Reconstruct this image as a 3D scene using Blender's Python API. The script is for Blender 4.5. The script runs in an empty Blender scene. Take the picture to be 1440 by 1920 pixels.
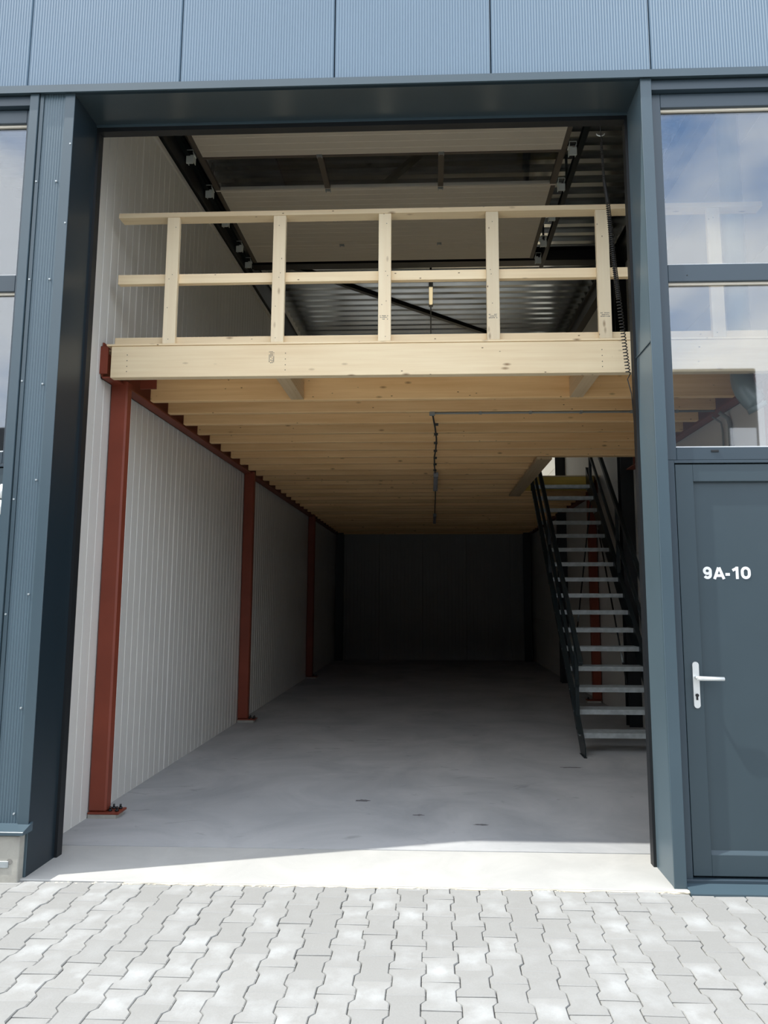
import bpy, bmesh, math, random
from mathutils import Vector, Matrix
C = bpy.context.scene.collection
sc = bpy.context.scene
R = random.Random(7)

# ------------------------------------------------------------------ camera
cam_d = bpy.data.cameras.new('camera'); cam = bpy.data.objects.new('camera', cam_d); C.objects.link(cam)
sc.camera = cam
F_PX, YAW, PITCH, ROLL, CX, CY = 1292.14, 0.037, 0.1204, -0.0017, 760.24, 965.18
fw = Vector((-math.sin(YAW)*math.cos(PITCH), math.cos(YAW)*math.cos(PITCH), math.sin(PITCH)))
rt = Vector((math.cos(YAW), math.sin(YAW), 0)); up = rt.cross(fw)
rt2 = rt*math.cos(ROLL)-up*math.sin(ROLL); up2 = up*math.cos(ROLL)+rt*math.sin(ROLL)
M = Matrix((rt2, up2, -fw)).transposed().to_4x4(); M.translation = (0, 0, 1.6)
cam.matrix_world = M
cam_d.sensor_fit = 'VERTICAL'; cam_d.sensor_height = 36.0; cam_d.lens = F_PX*36/1920
cam_d.shift_x = -(CX-720)/1920; cam_d.shift_y = (CY-960)/1920
cam_d.clip_start = 0.05; cam_d.clip_end = 500

# ------------------------------------------------------------------ colour management, sampling
vs = sc.view_settings
vs.view_transform = 'Standard'; vs.look = 'None'; vs.gamma = 1.0; vs.use_curve_mapping = False
vs.exposure = 0.40
cy = sc.cycles
cy.use_denoising = True
cy.max_bounces = 12; cy.diffuse_bounces = 5; cy.glossy_bounces = 4; cy.transparent_max_bounces = 12
cy.caustics_reflective = False; cy.caustics_refractive = False
cy.sample_clamp_indirect = 6.0

# ------------------------------------------------------------------ sky with clouds
W = bpy.data.worlds.new('sky'); sc.world = W; W.use_nodes = True
nt = W.node_tree; nt.nodes.clear()
def wn(t): return nt.nodes.new(t)
out = wn('ShaderNodeOutputWorld'); bg = wn('ShaderNodeBackground'); tc = wn('ShaderNodeTexCoord')
mp = wn('ShaderNodeMapping'); mp.inputs['Scale'].default_value = (1.0, 1.0, 2.2); mp.inputs['Location'].default_value = (0.35, 0.2, 0.1)
nz = wn('ShaderNodeTexNoise'); nz.inputs['Scale'].default_value = 2.1; nz.inputs['Detail'].default_value = 7; nz.inputs['Roughness'].default_value = 0.55
cr = wn('ShaderNodeValToRGB'); cr.color_ramp.elements[0].position = 0.33; cr.color_ramp.elements[0].color = (0, 0, 0, 1)
cr.color_ramp.elements[1].position = 0.52; cr.color_ramp.elements[1].color = (1, 1, 1, 1)
sx = wn('ShaderNodeSeparateXYZ')
gr = wn('ShaderNodeValToRGB')
gr.color_ramp.elements[0].position = 0.0; gr.color_ramp.elements[0].color = (0.45, 0.62, 0.85, 1)
gr.color_ramp.elements[1].position = 0.7; gr.color_ramp.elements[1].color = (0.20, 0.36, 0.68, 1)
mx = wn('ShaderNodeMix'); mx.data_type = 'RGBA'
mx.inputs['B'].default_value = (1.0, 1.02, 1.06, 1)
L = nt.links.new
L(tc.outputs['Generated'], mp.inputs['Vector']); L(mp.outputs['Vector'], nz.inputs['Vector']); L(nz.outputs['Fac'], cr.inputs['Fac'])
L(tc.outputs['Generated'], sx.inputs[0]); L(sx.outputs['Z'], gr.inputs['Fac'])
L(cr.outputs['Color'], mx.inputs['Factor']); L(gr.outputs['Color'], mx.inputs['A']); L(mx.outputs['Result'], bg.inputs['Color'])
L(bg.outputs[0], out.inputs[0])
bg.inputs['Strength'].default_value = 1.9

# ------------------------------------------------------------------ sun (travels right, slightly inwards, steeply down)
sd = bpy.data.lights.new('sun', 'SUN'); sun = bpy.data.objects.new('sun', sd); C.objects.link(sun)
sd.energy = 3.7; sd.angle = math.radians(0.53); sd.color = (1.0, 0.97, 0.91)
sun.rotation_euler = Vector((2.67, 0.73, -4.88)).to_track_quat('-Z', 'Y').to_euler()

# ------------------------------------------------------------------ materials
def mat(name, col, rough=0.5, metal=0.0, spec=0.5, var=0.0, nscale=3.0, nstretch=(1, 1, 1), bump=0.0, bscale=60, rnd=0.0, col2=None, emit=None):
    m = bpy.data.materials.new(name); m.use_nodes = True; t = m.node_tree; n = t.nodes; l = t.links.new
    b = n['Principled BSDF']; b.inputs['Roughness'].default_value = rough; b.inputs['Metallic'].default_value = metal
    b.inputs['Specular IOR Level'].default_value = spec
    tcn = n.new('ShaderNodeTexCoord'); mpn = n.new('ShaderNodeMapping'); mpn.inputs['Scale'].default_value = nstretch
    l(tcn.outputs['Object'], mpn.inputs['Vector'])
    no = n.new('ShaderNodeTexNoise'); no.inputs['Scale'].default_value = nscale; no.inputs['Detail'].default_value = 5
    l(mpn.outputs['Vector'], no.inputs['Vector'])
    mixn = n.new('ShaderNodeMix'); mixn.data_type = 'RGBA'
    c2 = col2 if col2 else tuple(c*(1-var) for c in col)
    mixn.inputs['A'].default_value = (*col, 1); mixn.inputs['B'].default_value = (*c2, 1)
    rp = n.new('ShaderNodeMapRange'); rp.inputs['From Min'].default_value = 0.35; rp.inputs['From Max'].default_value = 0.65
    l(no.outputs['Fac'], rp.inputs['Value']); l(rp.outputs['Result'], mixn.inputs['Factor'])
    src = mixn.outputs['Result']
    if rnd:
        oi = n.new('ShaderNodeObjectInfo'); mr = n.new('ShaderNodeMapRange')
        mr.inputs['To Min'].default_value = 1-rnd; mr.inputs['To Max'].default_value = 1+rnd
        l(oi.outputs['Random'], mr.inputs['Value'])
        vm = n.new('ShaderNodeVectorMath'); vm.operation = 'SCALE'
        l(src, vm.inputs[0]); l(mr.outputs['Result'], vm.inputs['Scale']); src = vm.outputs[0]
    l(src, b.inputs['Base Color'])
    if bump:
        bn = n.new('ShaderNodeTexNoise'); bn.inputs['Scale'].default_value = bscale; bn.inputs['Detail'].default_value = 4
        l(mpn.outputs['Vector'], bn.inputs['Vector'])
        bp = n.new('ShaderNodeBump'); bp.inputs['Strength'].default_value = bump; bp.inputs['Distance'].default_value = 0.01
        l(bn.outputs['Fac'], bp.inputs['Height']); l(bp.outputs['Normal'], b.inputs['Normal'])
    if emit:
        b.inputs['Emission Color'].default_value = (*emit[0], 1); b.inputs['Emission Strength'].default_value = emit[1]
    return m

def wood(name, axis, light, dark, knot=(0.22, 0.12, 0.05)):
    """spruce: long grain along the axis, soft darker bands, scattered small knots"""
    m = bpy.data.materials.new(name); m.use_nodes = True; t = m.node_tree; n = t.nodes; l = t.links.new
    b = n['Principled BSDF']; b.inputs['Roughness'].default_value = 0.62; b.inputs['Specular IOR Level'].default_value = 0.3
    tcn = n.new('ShaderNodeTexCoord'); oi = n.new('ShaderNodeObjectInfo')
    off = n.new('ShaderNodeVectorMath'); off.operation = 'SCALE'; off.inputs[0].default_value = (17.3, 9.1, 23.7)
    l(oi.outputs['Random'], off.inputs['Scale'])
    add = n.new('ShaderNodeVectorMath'); add.operation = 'ADD'; l(tcn.outputs['Object'], add.inputs[0]); l(off.outputs[0], add.inputs[1])
    def stretch(k, q):
        mpn = n.new('ShaderNodeMapping'); s = [q, q, q]; s[axis] = k; mpn.inputs['Scale'].default_value = s
        l(add.outputs[0], mpn.inputs['Vector']); return mpn.outputs['Vector']
    g = n.new('ShaderNodeTexNoise'); g.inputs['Scale'].default_value = 1; g.inputs['Detail'].default_value = 6; g.inputs['Roughness'].default_value = 0.6
    l(stretch(1.2, 38), g.inputs['Vector'])
    g2 = n.new('ShaderNodeTexNoise'); g2.inputs['Scale'].default_value = 1; g2.inputs['Detail'].default_value = 3
    l(stretch(0.9, 6), g2.inputs['Vector'])
    ad = n.new('ShaderNodeMath'); ad.operation = 'ADD'; l(g.outputs['Fac'], ad.inputs[0]); l(g2.outputs['Fac'], ad.inputs[1])
    r1 = n.new('ShaderNodeMapRange'); r1.inputs['From Min'].default_value = 0.75; r1.inputs['From Max'].default_value = 1.35
    l(ad.outputs[0], r1.inputs['Value'])
    mixn = n.new('ShaderNodeMix'); mixn.data_type = 'RGBA'; mixn.inputs['A'].default_value = (*light, 1); mixn.inputs['B'].default_value = (*dark, 1)
    l(r1.outputs['Result'], mixn.inputs['Factor'])
    v = n.new('ShaderNodeTexVoronoi'); v.inputs['Scale'].default_value = 1; v.inputs['Randomness'].default_value = 1
    l(stretch(4.0, 10.5), v.inputs['Vector'])
    r2 = n.new('ShaderNodeMapRange'); r2.inputs['From Min'].default_value = 0.03; r2.inputs['From Max'].default_value = 0.15
    r2.inputs['To Min'].default_value = 0.85; r2.inputs['To Max'].default_value = 0.0
    l(v.outputs['Distance'], r2.inputs['Value'])
    sel = n.new('ShaderNodeSeparateColor'); l(v.outputs['Color'], sel.inputs[0])
    gt = n.new('ShaderNodeMath'); gt.operation = 'GREATER_THAN'; gt.inputs[1].default_value = 0.45; l(sel.outputs[0], gt.inputs[0])
    mu = n.new('ShaderNodeMath'); mu.operation = 'MULTIPLY'; l(r2.outputs['Result'], mu.inputs[0]); l(gt.outputs[0], mu.inputs[1])
    mk = n.new('ShaderNodeMix'); mk.data_type = 'RGBA'; mk.inputs['B'].default_value = (*knot, 1)
    l(mixn.outputs['Result'], mk.inputs['A']); l(mu.outputs[0], mk.inputs['Factor'])
    v2 = n.new('ShaderNodeTexVoronoi'); v2.inputs['Scale'].default_value = 1; l(stretch(7.5, 14), v2.inputs['Vector'])
    r5 = n.new('ShaderNodeMapRange'); r5.inputs['From Min'].default_value = 0.035; r5.inputs['From Max'].default_value = 0.075
    r5.inputs['To Min'].default_value = 0.9; r5.inputs['To Max'].default_value = 0.0; l(v2.outputs['Distance'], r5.inputs['Value'])
    mk2 = n.new('ShaderNodeMix'); mk2.data_type = 'RGBA'; mk2.inputs['B'].default_value = (0.10, 0.05, 0.02, 1)
    l(mk.outputs['Result'], mk2.inputs['A']); l(r5.outputs['Result'], mk2.inputs['Factor']); mk = mk2
    mr = n.new('ShaderNodeMapRange'); mr.inputs['To Min'].default_value = 0.84; mr.inputs['To Max'].default_value = 1.08
    l(oi.outputs['Random'], mr.inputs['Value'])
    vm = n.new('ShaderNodeVectorMath'); vm.operation = 'SCALE'; l(mk.outputs['Result'], vm.inputs[0]); l(mr.outputs['Result'], vm.inputs['Scale'])
    l(vm.outputs[0], b.inputs['Base Color'])
    bp = n.new('ShaderNodeBump'); bp.inputs['Strength'].default_value = 0.12; bp.inputs['Distance'].default_value = 0.004
    l(g.outputs['Fac'], bp.inputs['Height']); l(bp.outputs['Normal'], b.inputs['Normal'])
    return m

def concrete(name, col, dark, scale=0.9, rough=0.75, marks=True, bump=0.15):
    m = bpy.data.materials.new(name); m.use_nodes = True; t = m.node_tree; n = t.nodes; l = t.links.new
    b = n['Principled BSDF']; b.inputs['Roughness'].default_value = rough; b.inputs['Specular IOR Level'].default_value = 0.35
    tcn = n.new('ShaderNodeTexCoord')
    a = n.new('ShaderNodeTexNoise'); a.inputs['Scale'].default_value = scale; a.inputs['Detail'].default_value = 9; a.inputs['Roughness'].default_value = 0.62
    a.inputs['Distortion'].default_value = 0.6
    l(tcn.outputs['Object'], a.inputs['Vector'])
    r = n.new('ShaderNodeMapRange'); r.inputs['From Min'].default_value = 0.38; r.inputs['From Max'].default_value = 0.66
    l(a.outputs['Fac'], r.inputs['Value'])
    mixn = n.new('ShaderNodeMix'); mixn.data_type = 'RGBA'; mixn.inputs['A'].default_value = (*col, 1); mixn.inputs['B'].default_value = (*dark, 1)
    l(r.outputs['Result'], mixn.inputs['Factor'])
    src = mixn.outputs['Result']
    if marks:
        mpn = n.new('ShaderNodeMapping'); mpn.inputs['Scale'].default_value = (1.6, 3.4, 1); l(tcn.outputs['Object'], mpn.inputs['Vector'])
        s = n.new('ShaderNodeTexNoise'); s.inputs['Scale'].default_value = 1.7; s.inputs['Detail'].default_value = 3; s.inputs['Distortion'].default_value = 1.5
        l(mpn.outputs['Vector'], s.inputs['Vector'])
        r3 = n.new('ShaderNodeMapRange'); r3.inputs['From Min'].default_value = 0.66; r3.inputs['From Max'].default_value = 0.74; r3.inputs['To Max'].default_value = 0.45
        l(s.outputs['Fac'], r3.inputs['Value'])
        m2 = n.new('ShaderNodeMix'); m2.data_type = 'RGBA'; m2.inputs['B'].default_value = (*[d*0.62 for d in dark], 1)
        l(src, m2.inputs['A']); l(r3.outputs['Result'], m2.inputs['Factor']); src = m2.outputs['Result']
    l(src, b.inputs['Base Color'])
    f = n.new('ShaderNodeTexNoise'); f.inputs['Scale'].default_value = 70; l(tcn.outputs['Object'], f.inputs['Vector'])
    bp = n.new('ShaderNodeBump'); bp.inputs['Strength'].default_value = bump; bp.inputs['Distance'].default_value = 0.004
    l(f.outputs['Fac'], bp.inputs['Height']); l(bp.outputs['Normal'], b.inputs['Normal'])
    return m

ANTH = (0.152, 0.226, 0.296)
m_clad = mat('anthracite_cladding', ANTH, 0.42, 0, 0.5, var=0.06, nscale=1.2)
m_strip = mat('anthracite_ribbed_strip', (0.088, 0.136, 0.165), 0.38, 0, 0.5, var=0.06, nscale=1.2)
m_anth = mat('anthracite_sheet_metal', (0.058, 0.092, 0.113), 0.33, 0, 0.5, var=0.08, nscale=2)
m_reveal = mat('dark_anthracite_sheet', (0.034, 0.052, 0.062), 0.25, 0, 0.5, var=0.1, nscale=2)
m_jamb_lit = mat('lit_jamb_sheet', (0.085, 0.125, 0.148), 0.33, 0, 0.5, var=0.06, nscale=2)  # reveal sheet again, lightened for the jamb that faces the sun
m_jamb_shaded = mat('shaded_jamb_sheet', (0.014, 0.024, 0.032), 0.3)  # same sheet, shade on the left jamb put into the colour
m_frame = mat('anthracite_window_frame', (0.038, 0.060, 0.078), 0.38, 0, 0.5, var=0.05)
m_leaf = mat('anthracite_door_leaf', (0.040, 0.064, 0.078), 0.40, 0, 0.5, var=0.05)
m_black = mat('black_rubber', (0.008, 0.010, 0.012), 0.5)
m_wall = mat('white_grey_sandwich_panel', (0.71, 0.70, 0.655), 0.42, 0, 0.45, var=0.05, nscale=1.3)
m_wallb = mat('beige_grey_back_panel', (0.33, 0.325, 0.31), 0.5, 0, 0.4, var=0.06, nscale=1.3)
m_red = mat('red_oxide_primer', (0.235, 0.050, 0.026), 0.48, 0, 0.4, var=0.22, nscale=2.2)
m_steel = mat('black_green_painted_steel', (0.012, 0.020, 0.023), 0.35, 0, 0.5, var=0.2)
m_dksteel = mat('black_building_steel', (0.008, 0.010, 0.012), 0.42, 0, 0.5, var=0.2)
m_galv = mat('galvanised_steel', (0.50, 0.55, 0.56), 0.40, 0.35, 0.5, var=0.25, nscale=14)
m_roof = mat('roof_sheet_steel', (0.62, 0.65, 0.65), 0.20, 0.93, 0.5, var=0.2, nscale=1.5)
m_doorp = mat('beige_white_door_panel', (0.90, 0.84, 0.72), 0.45, 0, 0.4, var=0.05, nscale=1.0)
m_doorfr = mat('dark_brown_grey_frame', (0.16, 0.135, 0.11), 0.45, 0, 0.4)
m_fit = mat('pale_hinge_bracket', (0.85, 0.92, 0.90), 0.4, 0.0)
m_conduit = mat('grey_plastic_conduit', (0.24, 0.26, 0.25), 0.5)
m_cable = mat('dark_cable', (0.05, 0.05, 0.048), 0.5)
m_cord = mat('black_spiral_cord', (0.012, 0.012, 0.012), 0.4)
m_lampb = mat('grey_lamp_housing', (0.30, 0.31, 0.32), 0.5)
m_lampd = mat('milky_lamp_diffuser', (0.42, 0.42, 0.45), 0.35)
m_lampon = mat('warm_lamp_diffuser', (0.85, 0.75, 0.5), 0.4, emit=((1.0, 0.82, 0.48), 0.55))
m_pipe = mat('grey_pvc_pipe', (0.20, 0.25, 0.25), 0.28, 0, 0.5)
m_alu = mat('satin_aluminium', (0.80, 0.83, 0.82), 0.35, 0.5)
m_white = mat('white_lettering', (0.86, 0.87, 0.87), 0.5)
m_floor = concrete('power_floated_concrete', (0.46, 0.468, 0.47), (0.345, 0.357, 0.365), 1.1)
m_thr = concrete('pale_threshold_concrete', (0.48, 0.48, 0.455), (0.42, 0.42, 0.40), 2.5, marks=False)
m_plinth = concrete('cast_concrete_plinth', (0.42, 0.41, 0.36), (0.30, 0.29, 0.26), 5, marks=False)
m_bed = mat('joint_sand', (0.27, 0.26, 0.235), 0.95, var=0.3, nscale=30)
m_scuff = mat('dark_scuff', (0.17, 0.17, 0.175), 0.8, var=0.3, nscale=40)
m_sand = mat('pale_sand', (0.60, 0.55, 0.44), 0.9)
m_ground = mat('far_paving', (0.36, 0.36, 0.35), 0.9, var=0.15, nscale=2)
m_opp = mat('dark_industrial_cladding', (0.035, 0.042, 0.05), 0.6)
m_oppw = mat('white_industrial_cladding', (0.8, 0.8, 0.8), 0.6)
m_ink = mat('grey_ink', (0.10, 0.10, 0.10), 0.8)
wx = wood('pale_spruce_lengthwise', 0, (0.90, 0.75, 0.50), (0.78, 0.60, 0.37))
wz = wood('pale_spruce_upright', 2, (0.90, 0.77, 0.54), (0.82, 0.66, 0.44))
wj = wood('honey_spruce_joist', 0, (0.90, 0.62, 0.32), (0.74, 0.46, 0.21))
wy = wood('honey_spruce_crosswise', 1, (0.66, 0.50, 0.31), (0.54, 0.38, 0.21))
m_osb = mat('yellow_board', (0.72, 0.50, 0.10), 0.6, var=0.2, nscale=3, nstretch=(1, 8, 8))
m_deck = mat('deck_board', (0.70, 0.56, 0.36), 0.7, var=0.15, nscale=6)

def paver_mat():
    m = bpy.data.materials.new('grey_concrete_paver'); m.use_nodes = True; t = m.node_tree; n = t.nodes; l = t.links.new
    b = n['Principled BSDF']; b.inputs['Roughness'].default_value = 0.85; b.inputs['Specular IOR Level'].default_value = 0.3
    tcn = n.new('ShaderNodeTexCoord'); oi = n.new('ShaderNodeObjectInfo')
    off = n.new('ShaderNodeVectorMath'); off.operation = 'SCALE'; off.inputs[0].default_value = (37, 19, 5); l(oi.outputs['Random'], off.inputs['Scale'])
    add = n.new('ShaderNodeVectorMath'); l(tcn.outputs['Object'], add.inputs[0]); l(off.outputs[0], add.inputs[1])
    a = n.new('ShaderNodeTexNoise'); a.inputs['Scale'].default_value = 9; a.inputs['Detail'].default_value = 6; l(add.outputs[0], a.inputs['Vector'])
    # lighter bloom worn into the middle of each stone
    ln = n.new('ShaderNodeVectorMath'); ln.operation = 'LENGTH'; l(tcn.outputs['Object'], ln.inputs[0])
    r = n.new('ShaderNodeMapRange'); r.inputs['From Min'].default_value = 0.115; r.inputs['From Max'].default_value = 0.03; l(ln.outputs['Value'], r.inputs['Value'])
    rn = n.new('ShaderNodeMapRange'); rn.inputs['From Min'].default_value = 0.38; rn.inputs['From Max'].default_value = 0.66; l(a.outputs['Fac'], rn.inputs['Value'])
    mu = n.new('ShaderNodeMath'); mu.operation = 'MULTIPLY'; l(rn.outputs['Result'], mu.inputs[0]); l(r.outputs['Result'], mu.inputs[1])
    mu2 = n.new('ShaderNodeMath'); mu2.operation = 'MULTIPLY'; l(mu.outputs[0], mu2.inputs[0]); l(oi.outputs['Random'], mu2.inputs[1])
    mixn = n.new('ShaderNodeMix'); mixn.data_type = 'RGBA'; mixn.inputs['A'].default_value = (0.29, 0.29, 0.276, 1); mixn.inputs['B'].default_value = (0.405, 0.415, 0.41, 1)
    l(mu2.outputs[0], mixn.inputs['Factor'])
    f = n.new('ShaderNodeTexNoise'); f.inputs['Scale'].default_value = 120; l(add.outputs[0], f.inputs['Vector'])
    mr = n.new('ShaderNodeMapRange'); mr.inputs['To Min'].default_value = 0.93; mr.inputs['To Max'].default_value = 1.07; l(f.outputs['Fac'], mr.inputs['Value'])
    mr2 = n.new('ShaderNodeMapRange'); mr2.inputs['To Min'].default_value = 0.94; mr2.inputs['To Max'].default_value = 1.06; l(oi.outputs['Random'], mr2.inputs['Value'])
    m3 = n.new('ShaderNodeMath'); m3.operation = 'MULTIPLY'; l(mr.outputs[0], m3.inputs[0]); l(mr2.outputs[0], m3.inputs[1])
    vm = n.new('ShaderNodeVectorMath'); vm.operation = 'SCALE'; l(mixn.outputs['Result'], vm.inputs[0]); l(m3.outputs[0], vm.inputs['Scale'])
    l(vm.outputs[0], b.inputs['Base Color'])
    bp = n.new('ShaderNodeBump'); bp.inputs['Strength'].default_value = 0.3; bp.inputs['Distance'].default_value = 0.003
    l(f.outputs['Fac'], bp.inputs['Height']); l(bp.outputs['Normal'], b.inputs['Normal'])
    return m
m_paver = paver_mat()

def glass_mat(name, refl, tint):
    m = bpy.data.materials.new(name); m.use_nodes = True; t = m.node_tree; n = t.nodes; l = t.links.new; n.clear()
    o = n.new('ShaderNodeOutputMaterial'); tr = n.new('ShaderNodeBsdfTransparent'); gl = n.new('ShaderNodeBsdfGlossy')
    tr.inputs['Color'].default_value = (*tint, 1); gl.inputs['Roughness'].default_value = 0.02; gl.inputs['Color'].default_value = (0.92, 0.96, 1.0, 1)
    fr = n.new('ShaderNodeLayerWeight'); fr.inputs['Blend'].default_value = 0.5
    pw = n.new('ShaderNodeMath'); pw.operation = 'POWER'; pw.inputs[1].default_value = 5; l(fr.outputs['Facing'], pw.inputs[0])
    ad = n.new('ShaderNodeMath'); ad.inputs[1].default_value = refl+0.04; l(pw.outputs[0], ad.inputs[0]); ad.use_clamp = True
    mi = n.new('ShaderNodeMixShader'); l(ad.outputs[0], mi.inputs[0]); l(tr.outputs[0], mi.inputs[1]); l(gl.outputs[0], mi.inputs[2])
    l(mi.outputs[0], o.inputs[0]); return m
m_glass = glass_mat('coated_double_glazing', 0.075, (0.97, 0.98, 0.98))
m_dglass = glass_mat('clear_acrylic', 0.02, (0.95, 0.96, 0.97))

# ------------------------------------------------------------------ mesh helpers
def new_bm(): return bmesh.new()
def add_box(bm, x0, x1, y0, y1, z0, z1, ch=0.0):
    t = bmesh.new(); bmesh.ops.create_cube(t, size=1)
    for v in t.verts:
        v.co = Vector(((x0+x1)/2+v.co.x*(x1-x0), (y0+y1)/2+v.co.y*(y1-y0), (z0+z1)/2+v.co.z*(z1-z0)))
    if ch: bmesh.ops.bevel(t, geom=list(t.edges), offset=ch, segments=1, affect='EDGES', profile=0.5)
    merge(bm, t)
def merge(bm, t, mtx=None):
    me = bpy.data.meshes.new('tmp'); t.to_mesh(me); t.free()
    if mtx is not None: me.transform(mtx)
    bm.from_mesh(me); bpy.data.meshes.remove(me)
def add_poly(bm, pts, d):
    """prism: closed outline pts swept by vector d"""
    d = Vector(d); a = [bm.verts.new(p) for p in pts]; b = [bm.verts.new(Vector(p)+d) for p in pts]; n = len(pts)
    bm.faces.new(a); bm.faces.new(list(reversed(b)))
    for i in range(n): bm.faces.new((a[i], b[i], b[(i+1) % n], a[(i+1) % n]))
def add_bar(bm, p, q, w, h, upv=(0, 0, 1), ch=0.0):
    p, q = Vector(p), Vector(q); d = q-p; ln = d.length; d.normalize()
    s = d.cross(Vector(upv)).normalized(); u = s.cross(d)
    m = Matrix((s, d, u)).transposed().to_4x4(); m.translation = (p+q)/2
    t = bmesh.new(); bmesh.ops.create_cube(t, size=1)
    for v in t.verts: v.co = Vector((v.co.x*w, v.co.y*ln, v.co.z*h))
    if ch: bmesh.ops.bevel(t, geom=list(t.edges), offset=ch, segments=1, affect='EDGES', profile=0.5)
    merge(bm, t, m)
def add_tube(bm, pts, r, n=8, cap=True):
    pts = [Vector(p) for p in pts]; rings = []
    prev = None
    for i, p in enumerate(pts):
        a = pts[max(i-1, 0)]; b = pts[min(i+1, len(pts)-1)]; d = (b-a).normalized()
        if prev is None:
            u = d.cross(Vector((0, 0, 1)) if abs(d.z) < 0.9 else Vector((1, 0, 0))).normalized()
        else:
            u = (prev-d*prev.dot(d)).normalized()
        prev = u; w = d.cross(u)
        rr = r[i] if isinstance(r, (list, tuple)) else r
        rings.append([bm.verts.new(p+u*math.cos(2*math.pi*k/n)*rr+w*math.sin(2*math.pi*k/n)*rr) for k in range(n)])
    for i in range(len(rings)-1):
        for k in range(n):
            f = bm.faces.new((rings[i][k], rings[i][(k+1) % n], rings[i+1][(k+1) % n], rings[i+1][k])); f.smooth = True
    if cap: bm.faces.new(list(reversed(rings[0]))); bm.faces.new(rings[-1])
def fix(bm): bmesh.ops.recalc_face_normals(bm, faces=bm.faces)
def wpos(o):
    p = Vector(o.location)
    while o.parent: o = o.parent; p += Vector(o.location)
    return p
def obj(name, bm, m, parent=None, base=None, smooth=False):
    """link bm (world coordinates) as one object whose origin is base (default: box centre bottom)"""
    fix(bm)
    me = bpy.data.meshes.new(name)
    if base is None:
        xs = [v.co for v in bm.verts]
        base = Vector(((min(v.x for v in xs)+max(v.x for v in xs))/2, (min(v.y for v in xs)+max(v.y for v in xs))/2, min(v.z for v in xs)))
    base = Vector(base)
    bmesh.ops.translate(bm, verts=bm.verts, vec=-base)
    bm.to_mesh(me); bm.free(); me.materials.append(m)
    o = bpy.data.objects.new(name, me); C.objects.link(o)
    o.location = base - (wpos(parent) if parent else Vector())
    if parent: o.parent = parent
    return o
def box(name, m, parent, x0, x1, y0, y1, z0, z1, ch=0.0, base=None):
    bm = new_bm(); add_box(bm, x0, x1, y0, y1, z0, z1, ch); return obj(name, bm, m, parent, base)
def tag(o, label=None, cat=None, group=None, kind=None):
    if label: o['label'] = label
    if cat: o['category'] = cat
    if group: o['group'] = group
    if kind: o['kind'] = kind
    return o
def empty(name, loc, label=None, cat=None, group=None, kind=None):
    o = bpy.data.objects.new(name, None); C.objects.link(o); o.location = loc; o.empty_display_size = 0.2
    return tag(o, label, cat, group, kind)
def struct(o, label=None): return tag(o, label, None, None, 'structure')

D = 4.11        # facade plane
XL, XR, YB = -2.517, 2.65, 18.3
OL, OR, OT = -2.34, 1.35, 4.91   # opening
ZB = 3.272      # underside of the joists
DECK = 3.50

# ================================================================== GROUND
pv = box('pavement', m_bed, None, -14, 14, -10.4, 4.075, -0.16, -0.022)
struct(pv, 'pale grey interlocking concrete paving in front of the building')
far = box('yard', m_ground, None, -60, 60, -70, -10.4, -0.16, -0.012); struct(far, 'paved yard far in front of the building')
for s in (-1, 1):
    o = box('yard', m_ground, None, 14 if s > 0 else -60, 60 if s > 0 else -14, -10.4, 4.1, -0.16, -0.012); struct(o, 'paved yard beside the building')
def paver_outline(g=0.0016, cut=None):
    hl, hw, hn = 0.1015-g, 0.0819-g, 0.0620-g
    return [(-hw, -hl), (hw, -hl), (hw, -0.062), (hn, -0.040), (hn, 0.040), (hw, 0.062), (hw, hl), (-hw, hl), (-hw, 0.062), (-hn, 0.040), (-hn, -0.040), (-hw, -0.062)]
def paver_into(bm, cx, cyy, ztop, zb=-0.075, ymax=None, tilt=(0, 0), low=False):
    o = paver_outline()
    if ymax is not None:
        o = [(x, min(y, ymax-cyy)) for x, y in o]
        seen = []
        for p in o:
            if not seen or (abs(p[0]-seen[-1][0])+abs(p[1]-seen[-1][1])) > 1e-5: seen.append(p)
        o = seen
    n = len(o)
    c = 0.0045
    def zz(x, y): return ztop+tilt[0]*x+tilt[1]*y
    T = [bm.verts.new((cx+x*(1-c/0.08), cyy+y*(1-c/0.1), zz(x, y))) for x, y in o]
    Q = [bm.verts.new((cx+x, cyy+y, zz(x, y)-0.004)) for x, y in o]
    bm.faces.new(T)
    for i in range(n): bm.faces.new((Q[i], Q[(i+1) % n], T[(i+1) % n], T[i]))
    if not low:
        B = [bm.verts.new((cx+x, cyy+y, zb)) for x, y in o]
        for i in range(n): bm.faces.new((B[i], B[(i+1) % n], Q[(i+1) % n], Q[i]))
meshes = []
for k in range(12):
    bm = new_bm(); paver_into(bm, 0, 0, 0, -0.016-0.02, None, (R.uniform(-.014, .014), R.uniform(-.012, .012))); fix(bm)
    me = bpy.data.meshes.new('paver'); bm.to_mesh(me); bm.free(); me.materials.append(m_paver); meshes.append(me)
PY0 = 3.0245
rest = new_bm(); cnt = 0
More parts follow.
